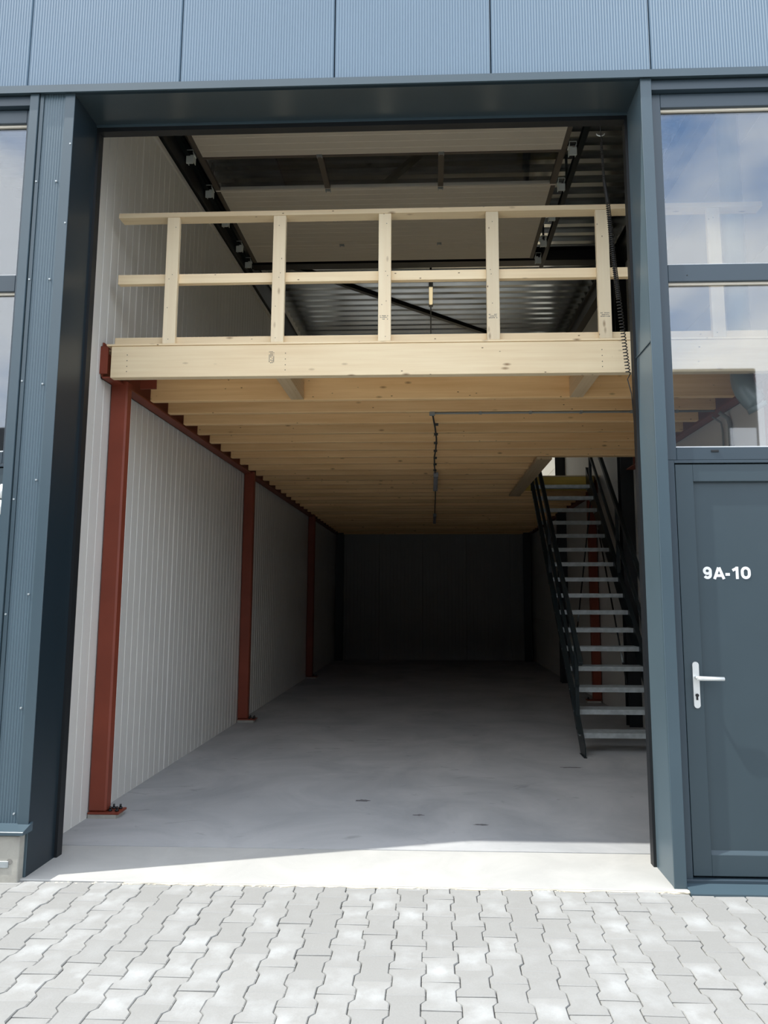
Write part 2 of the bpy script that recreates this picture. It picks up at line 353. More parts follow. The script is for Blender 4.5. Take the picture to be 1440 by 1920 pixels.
for n in range(-60, 62):
    xc = -0.1062+0.14393*n
    offy = 0.1015 if n % 2 else 0.0
    for k in range(-42, 7):
        yc = PY0+0.203*(k-0.5)+offy     # joints lie at PY0 + k * pitch
        if yc-0.1 > 4.06: continue
        edge = yc+0.103 > 4.075
        vis = (yc > 2.62) and abs(xc+0.24) < 2.5 and abs(xc+0.24) < 2.02+(yc-2.7)*0.40
        z = -0.008+R.uniform(-0.0022, 0.0022)
        if vis and cnt < 300:
            if edge:
                bm = new_bm(); paver_into(bm, 0, 0, 0, -0.036, 4.073-yc, (R.uniform(-.008, .008), 0)); fix(bm)
                me = bpy.data.meshes.new('paver'); bm.to_mesh(me); bm.free(); me.materials.append(m_paver)
            else: me = R.choice(meshes)
            o = bpy.data.objects.new('paver', me); C.objects.link(o); o.parent = pv
            o.location = Vector((xc+R.uniform(-.001, .001), yc+R.uniform(-.0012, .0012), z))-wpos(pv); cnt += 1
            o.rotation_euler[2] = R.uniform(-0.006, 0.006)
        elif yc > -5.5 or True:
            paver_into(rest, xc, yc, z, ymax=4.073 if edge else None, low=True)
o = obj('paver_field', rest, m_paver, pv, base=(0, 0, -0.04)); tag(o, kind='stuff')

# ================================================================== FLOOR SLAB
fl = box('floor', m_floor, None, -5.2, 5.2, 4.633, YB+0.2, -0.15, 0.0)
struct(fl, 'smooth grey power-floated concrete floor inside the unit')
bm = new_bm(); add_box(bm, -5.2, 5.2, 4.08, 4.626, -0.15, 0.0, 0.004); th = obj('threshold_slab', bm, m_thr, fl)
tag(th, 'pale sunlit concrete threshold strip at the opening')
# crumbs of concrete along the slab edge
bm = new_bm()
for i in range(220):
    x = R.uniform(-2.2, 1.5); y = R.uniform(4.055, 4.078); s = R.uniform(0.002, 0.007)
    t = bmesh.new(); bmesh.ops.create_icosphere(t, subdivisions=1, radius=s)
    merge(bm, t, Matrix.Translation((x, y, -0.010+s*0.2)) @ Matrix.Diagonal((1.6, 1, 0.5, 1)))
t = bmesh.new(); bmesh.ops.create_icosphere(t, subdivisions=2, radius=0.03)
for v in t.verts: v.co *= R.uniform(0.8, 1.15)
merge(bm, t, Matrix.Translation((1.40, 4.068, -0.006)) @ Matrix.Diagonal((2.2, 0.5, 0.4, 1)))
o = obj('concrete_crumbs', bm, m_sand, fl); tag(o, kind='stuff')

bm = new_bm(); top = []; bot = []
xk = -1.75
while xk < 1.38:
    top.append((xk, 4.079, -0.0055)); bot.append((xk, 4.079-R.uniform(0.004, 0.03), -0.0055)); xk += R.uniform(0.02, 0.06)
add_poly(bm, top+bot[::-1], (0, 0, -0.004)); obj('sand_seam', bm, m_sand, pv)
for (cx_, cy_, w_, h_) in ((1.33, 6.86, 0.13, 0.022), (-0.55, 5.7, 0.07, 0.03), (0.35, 5.15, 0.06, 0.018), (-0.1, 5.35, 0.05, 0.02)):
    bm = new_bm(); n_ = 18
    bm.faces.new([bm.verts.new((cx_+math.cos(t)*w_*R.uniform(0.6, 1.1), cy_+math.sin(t)*h_*R.uniform(0.5, 1.2), 0.0006)) for t in [2*math.pi*i/n_ for i in range(n_)]])
    obj('scuff_mark', bm, m_scuff, fl)

# ================================================================== WALLS (inside)
def grooved_panel(name, m, parent, axis, fixed, thick, u0, u1, z0, z1, pitch, gw, gd, face, base=None):
    """sandwich panel with fine vertical grooves. axis: 0 = runs along x at y=fixed, 1 = runs along y at x=fixed. face: +1/-1 inward side of fixed"""
    pts = [(u0, 0.0)]
    n = max(1, round((u1-u0)/pitch)); p = (u1-u0)/n
    pts = [(u0+0.001, -gd*1.4*face), (u0+gw, 0)]
    for i in range(1, n):
        c = u0+i*p
        pts += [(c-gw/2, 0), (c-gw/6, -gd*face), (c+gw/6, -gd*face), (c+gw/2, 0)]
    pts += [(u1-gw, 0), (u1-0.001, -gd*1.4*face)]
    out = [(u1-0.001, -thick*face), (u0+0.001, -thick*face)]
    poly = pts+out
    bm = new_bm()
    P = [(u, fixed+w, z0) if axis == 0 else (fixed+w, u, z0) for u, w in poly]
    add_poly(bm, P, (0, 0, z1-z0))
    return obj(name, bm, m, parent)
wl = box('wall_left', m_wall, None, -2.64, -2.57, D+0.06, YB, 0, 7.0)
struct(wl, 'left party wall of off-white grooved sandwich panels')
y = D+0.36
while y < YB-0.05:
    y1 = min(y+1.08, YB)
    ym = (y+y1)/2; top = 5.78+0.042*(max(y1, 5.5)-5.7)
    grooved_panel('wall_panel', m_wall, wl, 1, XL, 0.05, y, y1, 0.0, top, 0.12, 0.013, 0.008, 1)
    y = y1
# slim sloping top trim of the left wall
bm = new_bm(); add_bar(bm, (XL+0.005, 4.5, 5.735), (XL+0.005, YB-0.02, 5.735+0.042*(YB-4.5)), 0.03, 0.05); o = obj('top_trim', bm, m_wall, wl)
wr = box('wall_right', m_wall, None, XR+0.06, XR+0.14, D+0.06, YB, 0, 7.0)
struct(wr, 'right wall of plain light grey panels behind the staircase')
for (y0, y1) in ((4.3, 9.1), (9.1, 13.6), (13.6, YB)):
    z = 0.0
    while z < 6.6:
        bm = new_bm(); add_box(bm, XR, XR+0.055, y0+0.002, y1-0.002, z+0.002, min(z+1.09, 6.7)-0.002, 0.003); obj('wall_panel', bm, m_wall, wr); z += 1.09
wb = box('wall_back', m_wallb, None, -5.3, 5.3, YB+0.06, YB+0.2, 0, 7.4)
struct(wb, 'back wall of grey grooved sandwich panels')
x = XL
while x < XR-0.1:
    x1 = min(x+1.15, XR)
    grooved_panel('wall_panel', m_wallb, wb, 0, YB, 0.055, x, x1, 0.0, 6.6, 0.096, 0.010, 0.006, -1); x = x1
for s, nm in ((-1, 'wall_far_left'), (1, 'wall_far_right')):
    o = box(nm, m_wall, None, min(s*5.2, s*5.3), max(s*5.2, s*5.3), D+0.05, YB+0.2, 0, 7.4); struct(o, 'outer wall of the neighbouring unit')

# ================================================================== ROOF
def roof_z(y): return 6.52+0.035*(y-5.7)
ce = empty('ceiling', (0, 4.2, 6.5)); struct(ce, 'profiled steel roof deck with ribs running across')
PR = 0.245
def roof_sheet(y0, nrib, x0=-5.25, x1=5.25):
    bm = new_bm(); prof = []
    for i in range(nrib):
        a = y0+i*PR
        prof += [(a, 0), (a+0.085, 0), (a+0.115, 0.07), (a+0.215, 0.07)]
    prof.append((y0+nrib*PR, 0))
    lo = [[bm.verts.new((x, yy, roof_z(yy)+z)) for yy, z in prof] for x in (x0, x1)]
    hi = [[bm.verts.new((x, yy, roof_z(yy)+z+0.004)) for yy, z in prof] for x in (x0, x1)]
    for i in range(len(prof)-1):
        bm.faces.new((lo[0][i], lo[0][i+1], lo[1][i+1], lo[1][i])); bm.faces.new((hi[0][i], hi[1][i], hi[1][i+1], hi[0][i+1]))
    for k in (0, 1):
        for i in range(len(prof)-1): bm.faces.new((lo[k][i], hi[k][i], hi[k][i+1], lo[k][i+1]))
    for i in (0, len(prof)-1): bm.faces.new((lo[0][i], lo[1][i], hi[1][i], hi[0][i]))
    return obj('roof_sheet', bm, m_roof, ce)
SKY0, SKY1, SKX = 4.2+10*4*PR, 4.2+13*4*PR, 2.2      # rooflight added over the rear of the mezzanine to brighten the upper level
for k in range(15):
    y = 4.2+k*4*PR
    if SKY0-0.01 < y < SKY1-0.01: roof_sheet(y, 4, -5.25, -SKX); roof_sheet(y, 4, SKX, 5.25)
    else: roof_sheet(y, 4)
for a in ((-5.3, -SKX, 4.14, YB+0.25), (SKX, 5.3, 4.14, YB+0.25), (-SKX, SKX, 4.14, SKY0), (-SKX, SKX, SKY1, YB+0.25)):
    box('roof_insulation', m_plinth, ce, *a, 7.15, 7.4)
sk = empty('added_rooflight', (0, (SKY0+SKY1)/2, 7.4)); struct(sk, 'rooflight added over the rear of the mezzanine to light the upper level, out of view')
box('rooflight_pane', m_glass, sk, -SKX-0.05, SKX+0.05, SKY0-0.05, SKY1+0.05, 7.44, 7.446)
for a in ((-SKX-0.06, -SKX, SKY0-0.06, SKY1+0.06), (SKX, SKX+0.06, SKY0-0.06, SKY1+0.06), (-SKX, SKX, SKY0-0.06, SKY0), (-SKX, SKX, SKY1, SKY1+0.06)):
    box('rooflight_curb', m_wall, sk, *a, roof_z(SKY0)+0.12, 7.44)

def hbeam(bm, p, q, w, h, tf=0.012, tw=0.01, upv=(0, 0, 1)):
    p, q = Vector(p), Vector(q); d = (q-p).normalized(); s = d.cross(Vector(upv)).normalized(); u = s.cross(d)
    add_bar(bm, p+u*(h/2-tf/2), q+u*(h/2-tf/2), w, tf, upv); add_bar(bm, p-u*(h/2-tf/2), q-u*(h/2-tf/2), w, tf, upv)
    add_bar(bm, p, q, tw, h-2*tf, upv)
# building frame: black columns and roof beams
def column(name, x, y, z1, label, m, w=0.155, h=0.155, z0=0.0, plate=True, faceside=0, group=None, grout=True, hollow=False):
    """steel H column; web parallel to x so that a flange faces the opening"""
    e = empty(name, (x, y, z0), label, 'column', group)
    bm = new_bm(); b0 = 0.045 if plate else 0.0
    if hollow: add_box(bm, x-w/2, x+w/2, y, y+h, z0+b0, z1, 0.012)
    else: hbeam(bm, (x, y+h/2, z0+b0), (x, y+h/2, z1), w, h, 0.012, 0.009, upv=(0, 1, 0))
    obj('shaft', bm, m, e)
    if plate:
        bx0, bx1 = x-w/2-(0.0 if faceside < 0 else 0.10), x+w/2+(0.10 if faceside < 0 else 0.0)
        box('base_plate', m, e, bx0+0.004, bx1, y-0.01, y+h+0.04, z0+0.03, z0+0.045, 0.002)
        if grout: box('grout_pad', m_plinth, e, bx0+0.004, bx1-0.02, y-0.005, y+h+0.03, z0+0.0, z0+0.03)
        for bx in (bx1-0.03, x+w/2+0.02 if faceside < 0 else bx0+0.035):
            for by in (y+0.03, y+h-0.0):
                bm = new_bm(); add_tube(bm, [(bx, by, z0+0.045), (bx, by, z0+0.058)], 0.014, 6); add_tube(bm, [(bx, by, z0+0.058), (bx, by, z0+0.078)], 0.007, 6)
                obj('anchor_bolt', bm, m_dksteel, e)
    return e
CW = 0.135
cxl = XL+CW/2+0.004
column('steel_column', cxl, 5.17, 3.30, 'red-primed steel column nearest the opening on the left, under the wooden fascia', m_red, CW, 0.09, faceside=-1, hollow=True)
column('steel_column', cxl, 9.08, 3.30, 'second red-primed steel column along the left wall', m_red, CW, 0.09, faceside=-1, hollow=True)
column('steel_column', cxl, 13.99, 3.30, 'third red-primed steel column along the left wall, in the dim part', m_red, CW, 0.09, faceside=-1, hollow=True)
column('steel_column', XR-0.08, 11.0, 3.24, 'red-primed steel column seen between the stair treads', m_red, 0.135, 0.09, faceside=1, hollow=True)
column('steel_column', XR-0.08, 5.06, 3.24, 'red-primed steel column behind the right window and door', m_red, 0.135, 0.09, faceside=1, hollow=True)
column('frame_column', XR-0.085, 8.98, 6.15, 'tall black steel frame column behind the foot of the stairs', m_dksteel, 0.165, faceside=1, plate=False)
column('frame_column', XR-0.085, 13.5, 6.30, 'black steel frame column behind the upper stairs on the right wall', m_dksteel, 0.165, faceside=1, plate=False)
column('frame_column', XR-0.16, 17.95, 6.45, 'black steel frame column in the back right corner', m_dksteel, 0.18, faceside=1, plate=False)
column('frame_column', XL+0.13, 17.95, 6.45, 'black steel frame column in the back left corner', m_dksteel, 0.2, faceside=-1, plate=False)
def beam(name, p, q, w, h, m, label, cat='beam'):
    bm = new_bm(); hbeam(bm, p, q, w, h); o = obj(name, bm, m); return tag(o, label, cat)
# channel-like red edge beams that carry the joists
def channel(name, x0, side, ya, yb, label):
    e = empty(name, (x0, ya, ZB), label, 'beam')
    z0, z1 = ZB+0.012-0.025, ZB+0.27
    bm = new_bm(); xi = x0+side*0.10
    add_box(bm, min(x0, x0+side*0.009), max(x0, x0+side*0.009), ya, yb, z0, z1)
    add_box(bm, min(x0, xi), max(x0, xi), ya, yb, z0, z0+0.013)
    add_box(bm, min(x0, x0+side*0.045), max(x0, x0+side*0.045), ya, 5.6 if False else yb, z1-0.012, z1) if False else None
    obj('channel', bm, m_red, e)
    return e
bl = channel('edge_beam', XL+0.008, 1, 5.0, YB-0.35, 'long red-primed steel beam under the joists along the left wall')
box('end_cleat', m_red, bl, XL-0.03+0.015, XL+0.06, 4.985, 5.0, ZB+0.02, ZB+0.235)
bb = new_bm(); add_box(bb, XL+0.17, XL+0.30, 5.33, 5.345, ZB+0.005, ZB+0.2); obj('stiffener', bb, m_red, bl)
channel('edge_beam', XR-0.008, -1, 5.0, 8.92, 'red-primed steel beam seen through the right window, along the right wall')
channel('edge_beam', XR-0.008, -1, 10.9, YB-0.45, 'dim red-primed steel beam along the right wall beyond the stairs')
beam('roof_beam', (-5.1, 9.1, 6.30), (5.1, 9.1, 6.30), 0.16, 0.20, m_dksteel, 'black steel roof beam crossing just behind the raised overhead door')
beam('roof_beam', (-5.1, 13.7, 6.46), (5.1, 13.7, 6.46), 0.16, 0.20, m_dksteel, 'black steel roof beam further back over the mezzanine')
beam('eaves_beam', (XL+0.027, 4.55, 5.96), (XL+0.027, YB-0.4, 5.96+0.042*13.3), 0.05, 0.36, m_dksteel, 'black steel beam sloping along the top of the left wall')
beam('eaves_beam', (XR-0.06, 4.55, 6.12), (XR-0.06, YB-0.4, 6.12+0.035*13.3), 0.12, 0.30, m_dksteel, 'black steel beam along the top of the right wall')
bm = new_bm(); add_bar(bm, (-2.15, 9.25, 6.36), (1.2, 12.5, 6.50), 0.07, 0.07); o = obj('roof_brace', bm, m_dksteel); tag(o, 'black diagonal brace under the roof seen through the railing', 'brace')
bm = new_bm(); add_bar(bm, (-0.75, 7.75, 6.36), (0.35, 6.3, 6.34), 0.06, 0.06); o = obj('roof_brace', bm, m_dksteel); tag(o, 'black diagonal brace seen through the glazed strip of the overhead door', 'brace')
for p, q, lb in (((2.46, 12.03, 0.80), (2.46, 10.55, 3.18), 'thin steel tension rod leaning right to left behind the stairs'), ((2.46, 8.85, 0.35), (2.46, 10.18, 2.6), 'thin steel tension rod beside the black column behind the stair treads')):
    bm = new_bm(); add_tube(bm, [p, q], 0.011, 8); o = obj('tension_rod', bm, m_dksteel); tag(o, lb, 'rod')
    bm = new_bm(); a, b = Vector(p), Vector(q); d = (b-a).normalized(); add_tube(bm, [a+d*0.5, a+d*0.7], 0.018, 8); obj('turnbuckle', bm, m_galv, o)

# ================================================================== FRONT WALL
wf = box('wall_front', m_anth, None, -6.4, 6.4, D+0.055, D+0.14, OT+0.06, 7.3)
struct(wf, 'anthracite micro-ribbed facade above the opening')
def ribbed(name, x0, x1, z0, z1, parent, m=m_clad, y=D, pitch=0.0182, amp=0.0028, th=0.05):
    n = max(1, round((x1-x0)/pitch)); p = (x1-x0)/n; e = 0.0025
    pts = [(x0+e, y+0.012), (x0+e+0.004, y)]
    for i in range(n):
        a = x0+i*p
        pts += [(a+p*0.30, y), (a+p*0.45, y+amp), (a+p*0.80, y+amp), (a+p*0.95, y)]
    pts = [q for q in pts if q[0] < x1-0.008]
    pts += [(x1-e-0.004, y), (x1-e, y+0.012), (x1-e, y+th), (x0+e, y+th)]
    bm = new_bm(); add_poly(bm, [(a, b, z0) for a, b in pts], (0, 0, z1-z0)); return obj(name, bm, m, parent)
xs = [-5.72, -4.70, -3.69, -2.672, -1.646, -0.624, 0.398, 1.424, 2.45, 3.47, 4.49]
for a, b in zip(xs, xs[1:]): ribbed('cladding_panel', a, b, OT+0.045, 7.25, wf)
# closing wall parts beside the windows
for x0, x1 in ((-6.4, -3.87), (2.605, 6.4)):
    box('cladding_panel', m_clad, wf, x0, x1, D, D+0.12, 0, OT+0.03)
# drip flashing under the panels
t1 = box('trim_1', m_anth, None, -5.7, 5.7, D-0.028, D+0.05, OT+0.006, OT+0.032, 0.003); struct(t1, 'anthracite drip flashing along the foot of the upper cladding')
box('lip', m_anth, t1, -5.7, 5.7, D-0.031, D-0.028, OT-0.008, OT+0.044)
# small seam clips on the flashing
# reveal: soffit and jambs of folded sheet
t2 = empty('trim_2', (0, D, 0)); struct(t2, 'deep folded sheet-metal reveal round the big opening')
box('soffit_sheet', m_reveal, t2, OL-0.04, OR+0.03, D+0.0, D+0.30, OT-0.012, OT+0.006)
jl = box('jamb_sheet', m_jamb_shaded, t2, OL-0.02, OL, D+0.0, D+0.30, 0.0, OT-0.012)
jr = box('jamb_sheet', m_jamb_lit, t2, OR, OR+0.02, D+0.004, D+0.30, 0.0, OT-0.012)
box('soffit_lip', m_anth, t2, OL, OR, D+0.288, D+0.30, OT-0.024, OT-0.012)
box('corner_flashing', m_anth, t2, OL-0.065, OL, D-0.006, D, 0.0, OT, 0.002)
# right jamb face
box('corner_flashing', m_anth, t2, OR-0.004, OR+0.066, D-0.012, D+0.004, 0.0, OT, 0.002)
box('overlap_joint', m_anth, t2, OR-0.0065, OR-0.001, D+0.006, D+0.3, 3.16, 3.168)
# black weather seals and door guides on the inside
box('head_seal', m_black, t2, OL-0.02, OR+0.02, D+0.30, D+0.36, OT-0.055, OT+0.05)
box('side_guide', m_black, t2, OL-0.02, OL+0.018, D+0.30, D+0.36, 0.0, OT-0.055)
box('side_guide', m_black, t2, OR-0.018, OR+0.02, D+0.30, D+0.36, 0.0, OT-0.055)
# return wall between the reveal and the inside: closes the gap behind the left strip and right jamb
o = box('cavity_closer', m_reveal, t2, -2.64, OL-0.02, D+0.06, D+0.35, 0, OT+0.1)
box('cavity_closer', m_black, t2, OR+0.02, OR+0.07, D+0.08, D+0.35, 0, OT+0.1)
box('lintel_core', m_black, t2, -2.64, 5.2, D+0.14, D+0.34, OT+0.05, 6.3)
# left ribbed strip with its flashings and screws
t3 = empty('trim_3', (-2.49, D, 0.27)); struct(t3, 'narrow ribbed strip with flat flashings left of the opening')
ribbed('ribbed_strip', -2.552, -2.396, 0.285, OT, t3, m=m_strip, y=D+0.002)
box('flat_flashing', m_anth, t3, -2.638, -2.580, D-0.014, D+0.04, 0.285, OT, 0.002)
box('shadow_gap', m_black, t3, -2.582, -2.574, D+0.015, D+0.05, 0.285, OT)
box('flat_flashing', m_anth, t3, -2.574, -2.550, D-0.004, D+0.04, 0.285, OT, 0.001)
for xx, zs in ((-2.562, (4.29, 3.62, 2.95, 2.2, 1.5, 0.8)), (-2.43, (4.29, 3.62, 2.93, 2.32, 1.62, 0.95, 0.35)), (OL-0.012, (4.55, 4.0))):
    for z in zs:
        bm = new_bm(); add_tube(bm, [(xx, D-0.010, z), (xx, D+0.002, z)], 0.0055, 8); obj('screw', bm, m_galv, t3)
# plinth
pl = box('trim_4', m_plinth, None, -6.4, OL+0.005-0.02, 4.052, D+0.06, -0.15, 0.245, 0.004); struct(pl, 'cast concrete plinth left of the opening')
bm = new_bm(); add_poly(bm, [(-6.4, 4.032, 0.252), (-6.4, 4.032, 0.268), (-6.4, 4.036, 0.272), (-6.4, D+0.02, 0.300), (-6.4, D+0.02, 0.250)], (6.4+OL+0.012, 0, 0)); obj('sill_cap', bm, m_anth, pl)
box('metal_strip', m_galv, pl, -2.62, -2.41, 4.046, 4.052, 0.072, 0.108, 0.001)
bm = new_bm(); add_tube(bm, [(-2.405, 4.05, 0.105), (-2.405, 4.056, 0.105)], 0.016, 10); obj('form_hole', bm, m_bed, pl)

# ------------------------------------------------------------------ window over the door, right
def glazing(name, x0, x1, label, side):
    w = empty(name, (x0, D+0.05, 2.43)); struct(w, label)
    fy = D+0.035
    def fr(n, a, b, c, d, dep=0.0, m=m_frame): return box(n, m, w, a, b, fy+dep, fy+0.07, c, d, 0.003)
    fr('frame_stile', x0, x0+0.068, 2.43, 4.83); fr('frame_stile', x1-0.068, x1, 2.43, 4.83)
    fr('frame_rail', x0+0.068, x1-0.068, 4.735, 4.83); fr('frame_rail', x0+0.068, x1-0.068, 2.43, 2.508)
    fr('transom', x0+0.068, x1-0.068, 3.560, 3.672)
    box('head_flashing', m_frame, w, x0, x1, D+0.0, D+0.10, 4.835, 4.90)
    for z0, z1 in ((2.508, 3.560), (3.672, 4.735)):
        g = box('glass_pane', m_glass, w, x0+0.068, x1-0.068, fy+0.034, fy+0.040, z0, z1)
        box('glazing_gasket', m_black, g, x0+0.066, x0+0.072, fy+0.026, fy+0.034, z0, z1)
        box('glazing_bead', m_alu, g, x0+0.068, x1-0.068, fy+0.018, fy+0.034, z0-0.001, z0+0.009)
        box('glazing_bead', m_doorp, g, x0+0.068, x1-0.068, fy+0.02, fy+0.034, z1-0.014, z1)
    if side > 0:
        box('drain_cap', m_black, w, 1.69, 1.735, fy-0.006, fy, 2.478, 2.490, 0.001)
        bm = new_bm(); add_tube(bm, [(1.60, fy-0.002, 3.60), (1.60, fy+0.002, 3.60)], 0.004, 8); obj('drain_hole', bm, m_black, w)
    return w
glazing('window_1', 1.416, 2.60, 'tall double-paned window above the door marked 9A-10', 1)
glazing('window_2', -3.86, -2.612, 'tall double-paned window at the left edge of the photograph', -1)
# ------------------------------------------------------------------ doors
def entrance(name, fx0, fx1, label, mirror):
    d = empty(name, (fx0, D+0.04, 0)); struct(d, label)
    fy = D+0.035
    box('frame_stile', m_frame, d, fx0, fx0+0.052, fy, fy+0.09, 0.03, 2.43, 0.002)
    box('frame_stile', m_frame, d, fx1-0.052, fx1, fy, fy+0.09, 0.03, 2.43, 0.002)
    box('frame_head', m_frame, d, fx0+0.052, fx1-0.052, fy, fy+0.09, 2.412, 2.43, 0.001)
    a, b = fx0+0.058, fx1-0.058
    box('door_backing', m_black, d, fx0+0.05, fx1-0.05, fy+0.055, fy+0.08, 0.03, 2.415)
    lf = empty('leaf', (0, 0, 0)); lf.parent = d; lf.location = Vector((a, fy, 0.05))-wpos(d)
    y0, y1 = fy+0.008, fy+0.055
    w = 0.105
    box('leaf_stile', m_leaf, lf, a, a+w, y0, y1, 0.05, 2.405, 0.002); box('leaf_stile', m_leaf, lf, b-w, b, y0, y1, 0.05, 2.405, 0.002)
    box('leaf_rail', m_leaf, lf, a+w, b-w, y0, y1, 2.300, 2.405, 0.002); box('leaf_rail', m_leaf, lf, a+w, b-w, y0, y1, 0.05, 0.165, 0.002)
    bm = new_bm()   # raised bead round the inset
    add_poly(bm, [(a+w, y0+0.001, 0.165), (a+w, y0+0.022, 0.165), (a+w, y0+0.022, 0.182)], (b-a-2*w, 0, 0)); obj('inset_bead', bm, m_leaf, lf)
    box('leaf_inset', m_leaf, lf, a+w, b-w, y0+0.022, y1-0.005, 0.165, 2.30)
    box('weather_sill', m_frame, d, fx0, fx1, fy-0.01, fy+0.09, 0.0, 0.036, 0.002)
    bm = new_bm(); add_poly(bm, [(fx0, D-0.075, -0.02), (fx0, D-0.075, 0.0), (fx0, D+0.03, 0.018), (fx0, D+0.03, -0.02)], (fx1-fx0, 0, 0)); obj('sill_flashing', bm, m_anth, d)
    return d, lf, a, b, y0
d1, lf, a, b, y0 = entrance('door_1', 1.416, 2.60, 'anthracite entrance door marked 9A-10 with a lever handle', False)
# handle
bm = new_bm(); add_poly(bm, [(1.537+0.0185*math.cos(a), y0-0.009, (1.2165 if math.sin(a) >= 0 else 0.9895)+0.0185*math.sin(a)) for a in [i*math.pi/8+math.pi/16 for i in range(16)]], (0, 0.009, 0)); h = obj('handle_plate', bm, m_alu, lf)
bm = new_bm(); add_tube(bm, [(1.537, y0-0.008, 1.145), (1.537, y0-0.045, 1.145)], 0.010, 10); add_tube(bm, [(1.532, y0-0.047, 1.145), (1.56, y0-0.05, 1.144), (1.68, y0-0.05, 1.142)], [0.013, 0.013, 0.0115], 10)
obj('lever', bm, m_alu, lf)
bm = new_bm(); add_tube(bm, [(1.537, y0-0.016, 1.045), (1.537, y0-0.006, 1.045)], 0.0095, 10); add_box(bm, 1.532, 1.542, y0-0.013, y0-0.006, 1.018, 1.045); obj('lock_cylinder', bm, m_dksteel, lf)
# number
def lettering(name, x0, z0, unit, yy, m, parent):
    """bold rounded characters 9 A - 1 0 built from strokes; sizes in units of the cap height 72"""
    def arc(cx, cz, rx, rz, a0, a1, n=12): return [(cx+rx*math.cos(math.radians(a0+(a1-a0)*k/n)), cz+rz*math.sin(math.radians(a0+(a1-a0)*k/n))) for k in range(n+1)]
    w = 16; cnt_ = [0]
    strokes = [
        arc(25, 48, 17.5, 16.5, 0, 360, 20),                                   # bowl of the 9
        arc(25, 24, 17.5, 16.5, 0, -150, 10), [(42.5, 50), (42.5, 24)],        # its stem and hook
        [(65, 1), (90, 66)], [(94, 66), (119, 1)], [(75, 20), (109, 20)],      # A
        [(131, 27), (153, 27)],                                                # -
        [(197, 7.5), (197, 64.5)], [(196, 63), (172, 51)],                     # 1
        arc(247, 44, 20, 20.5, 0, 180, 12), arc(247, 28, 20, 20.5, 180, 360, 12), [(227, 28), (227, 44)], [(267, 28), (267, 44)]]   # 0
    bm = new_bm()
    def P(x, z): return (x0+x*unit, yy, z0+z*unit)
    for st_ in strokes:
        for (ax, az), (bx_, bz) in zip(st_, st_[1:]):
            dx, dz = bx_-ax, bz-az; ln = math.hypot(dx, dz) or 1; nx, nz = -dz/ln*w/2, dx/ln*w/2
            e = 1.2 if len(st_) > 2 else (7.5 if st_[0] == (197, 7.5) else 1.5)
            ex, ez = dx/ln*e, dz/ln*e
            cnt_[0] += 1; add_poly(bm, [P(ax-ex+nx, az-ez+nz), P(ax-ex-nx, az-ez-nz), P(bx_+ex-nx, bz+ez-nz), P(bx_+ex+nx, bz+ez+nz)], (0, -0.0012-0.00003*cnt_[0], 0))
    return obj(name, bm, m, parent)
o = lettering('number_lettering', 1.618, 1.716, 0.00101, y0+0.0225, m_white, lf); tag(o, 'white bold lettering 9A-10')
d2, lf2, a2, b2, y2 = entrance('door_2', -3.86, -2.590, 'anthracite entrance door of the left neighbour, only its hinge side in view', True)
for z in (2.105, 0.4):
    for dz in (0.0, 0.10):
        bm = new_bm(); add_tube(bm, [(-2.640, y2-0.045, z+dz), (-2.640, y2-0.045, z+dz+0.088)], 0.014, 10); add_box(bm, -2.70, -2.64, y2-0.045, y2, z+dz, z+dz+0.085)
        obj('hinge_barrel', bm, m_alu, lf2)

# ================================================================== SECTIONAL OVERHEAD DOOR (raised under the roof)
sd_ = empty('sectional_door', (-0.5, 6.9, 6.1), 'raised sectional overhead door lying under the roof, with one glazed strip', 'garage door')
ZD = 6.10; X0, X1 = -2.385, 1.375
def section(y0, y1):
    pts = []
    n = 6; p = (y1-y0)/n
    prof = [(y0+0.002, ZD+0.008), (y0+0.012, ZD)]
    for i in range(1, n):
        c = y0+i*p; prof += [(c-0.004, ZD), (c, ZD+0.003), (c+0.004, ZD)]
    prof += [(y1-0.012, ZD), (y1-0.002, ZD+0.008), (y1-0.002, ZD+0.042), (y0+0.002, ZD+0.042)]
    bm = new_bm(); add_poly(bm, [(X0+0.05, a, b) for a, b in prof], (X1-X0-0.10, 0, 0)); o = obj('door_section', bm, m_doorp, sd_)
    for xa, xb in ((X0, X0+0.05), (X1-0.05, X1)): box('end_cap', m_doorfr, o, xa, xb, y0+0.002, y1-0.002, ZD-0.001, ZD+0.042)
    return o
for y0_, y1_ in ((4.72, 5.32), (5.32, 5.93), (5.93, 6.53), (7.13, 7.73), (7.73, 8.33), (8.33, 8.77)): section(y0_, y1_)
gsec = empty('glazed_section', (0, 0, 0)); gsec.parent = sd_; gsec.location = Vector((X0, 6.53, ZD))-wpos(sd_)
box('frame_rail', m_doorfr, gsec, X0, X1, 6.532, 6.558, ZD, ZD+0.042); box('frame_rail', m_doorp, gsec, X0, X1, 7.10, 7.128, ZD, ZD+0.042)
for xa, xb in ((X0, X0+0.055), (X1-0.065, X1), (-1.16, -1.10), (0.087, 0.147)): box('mullion', m_doorfr, gsec, xa, xb, 6.558, 7.10, ZD, ZD+0.042)
for xa, xb in ((X0+0.055, -1.16), (-1.10, 0.087), (0.147, X1-0.065)): box('clear_pane', m_dglass, gsec, xa, xb, 6.558, 7.10, ZD+0.015, ZD+0.019)
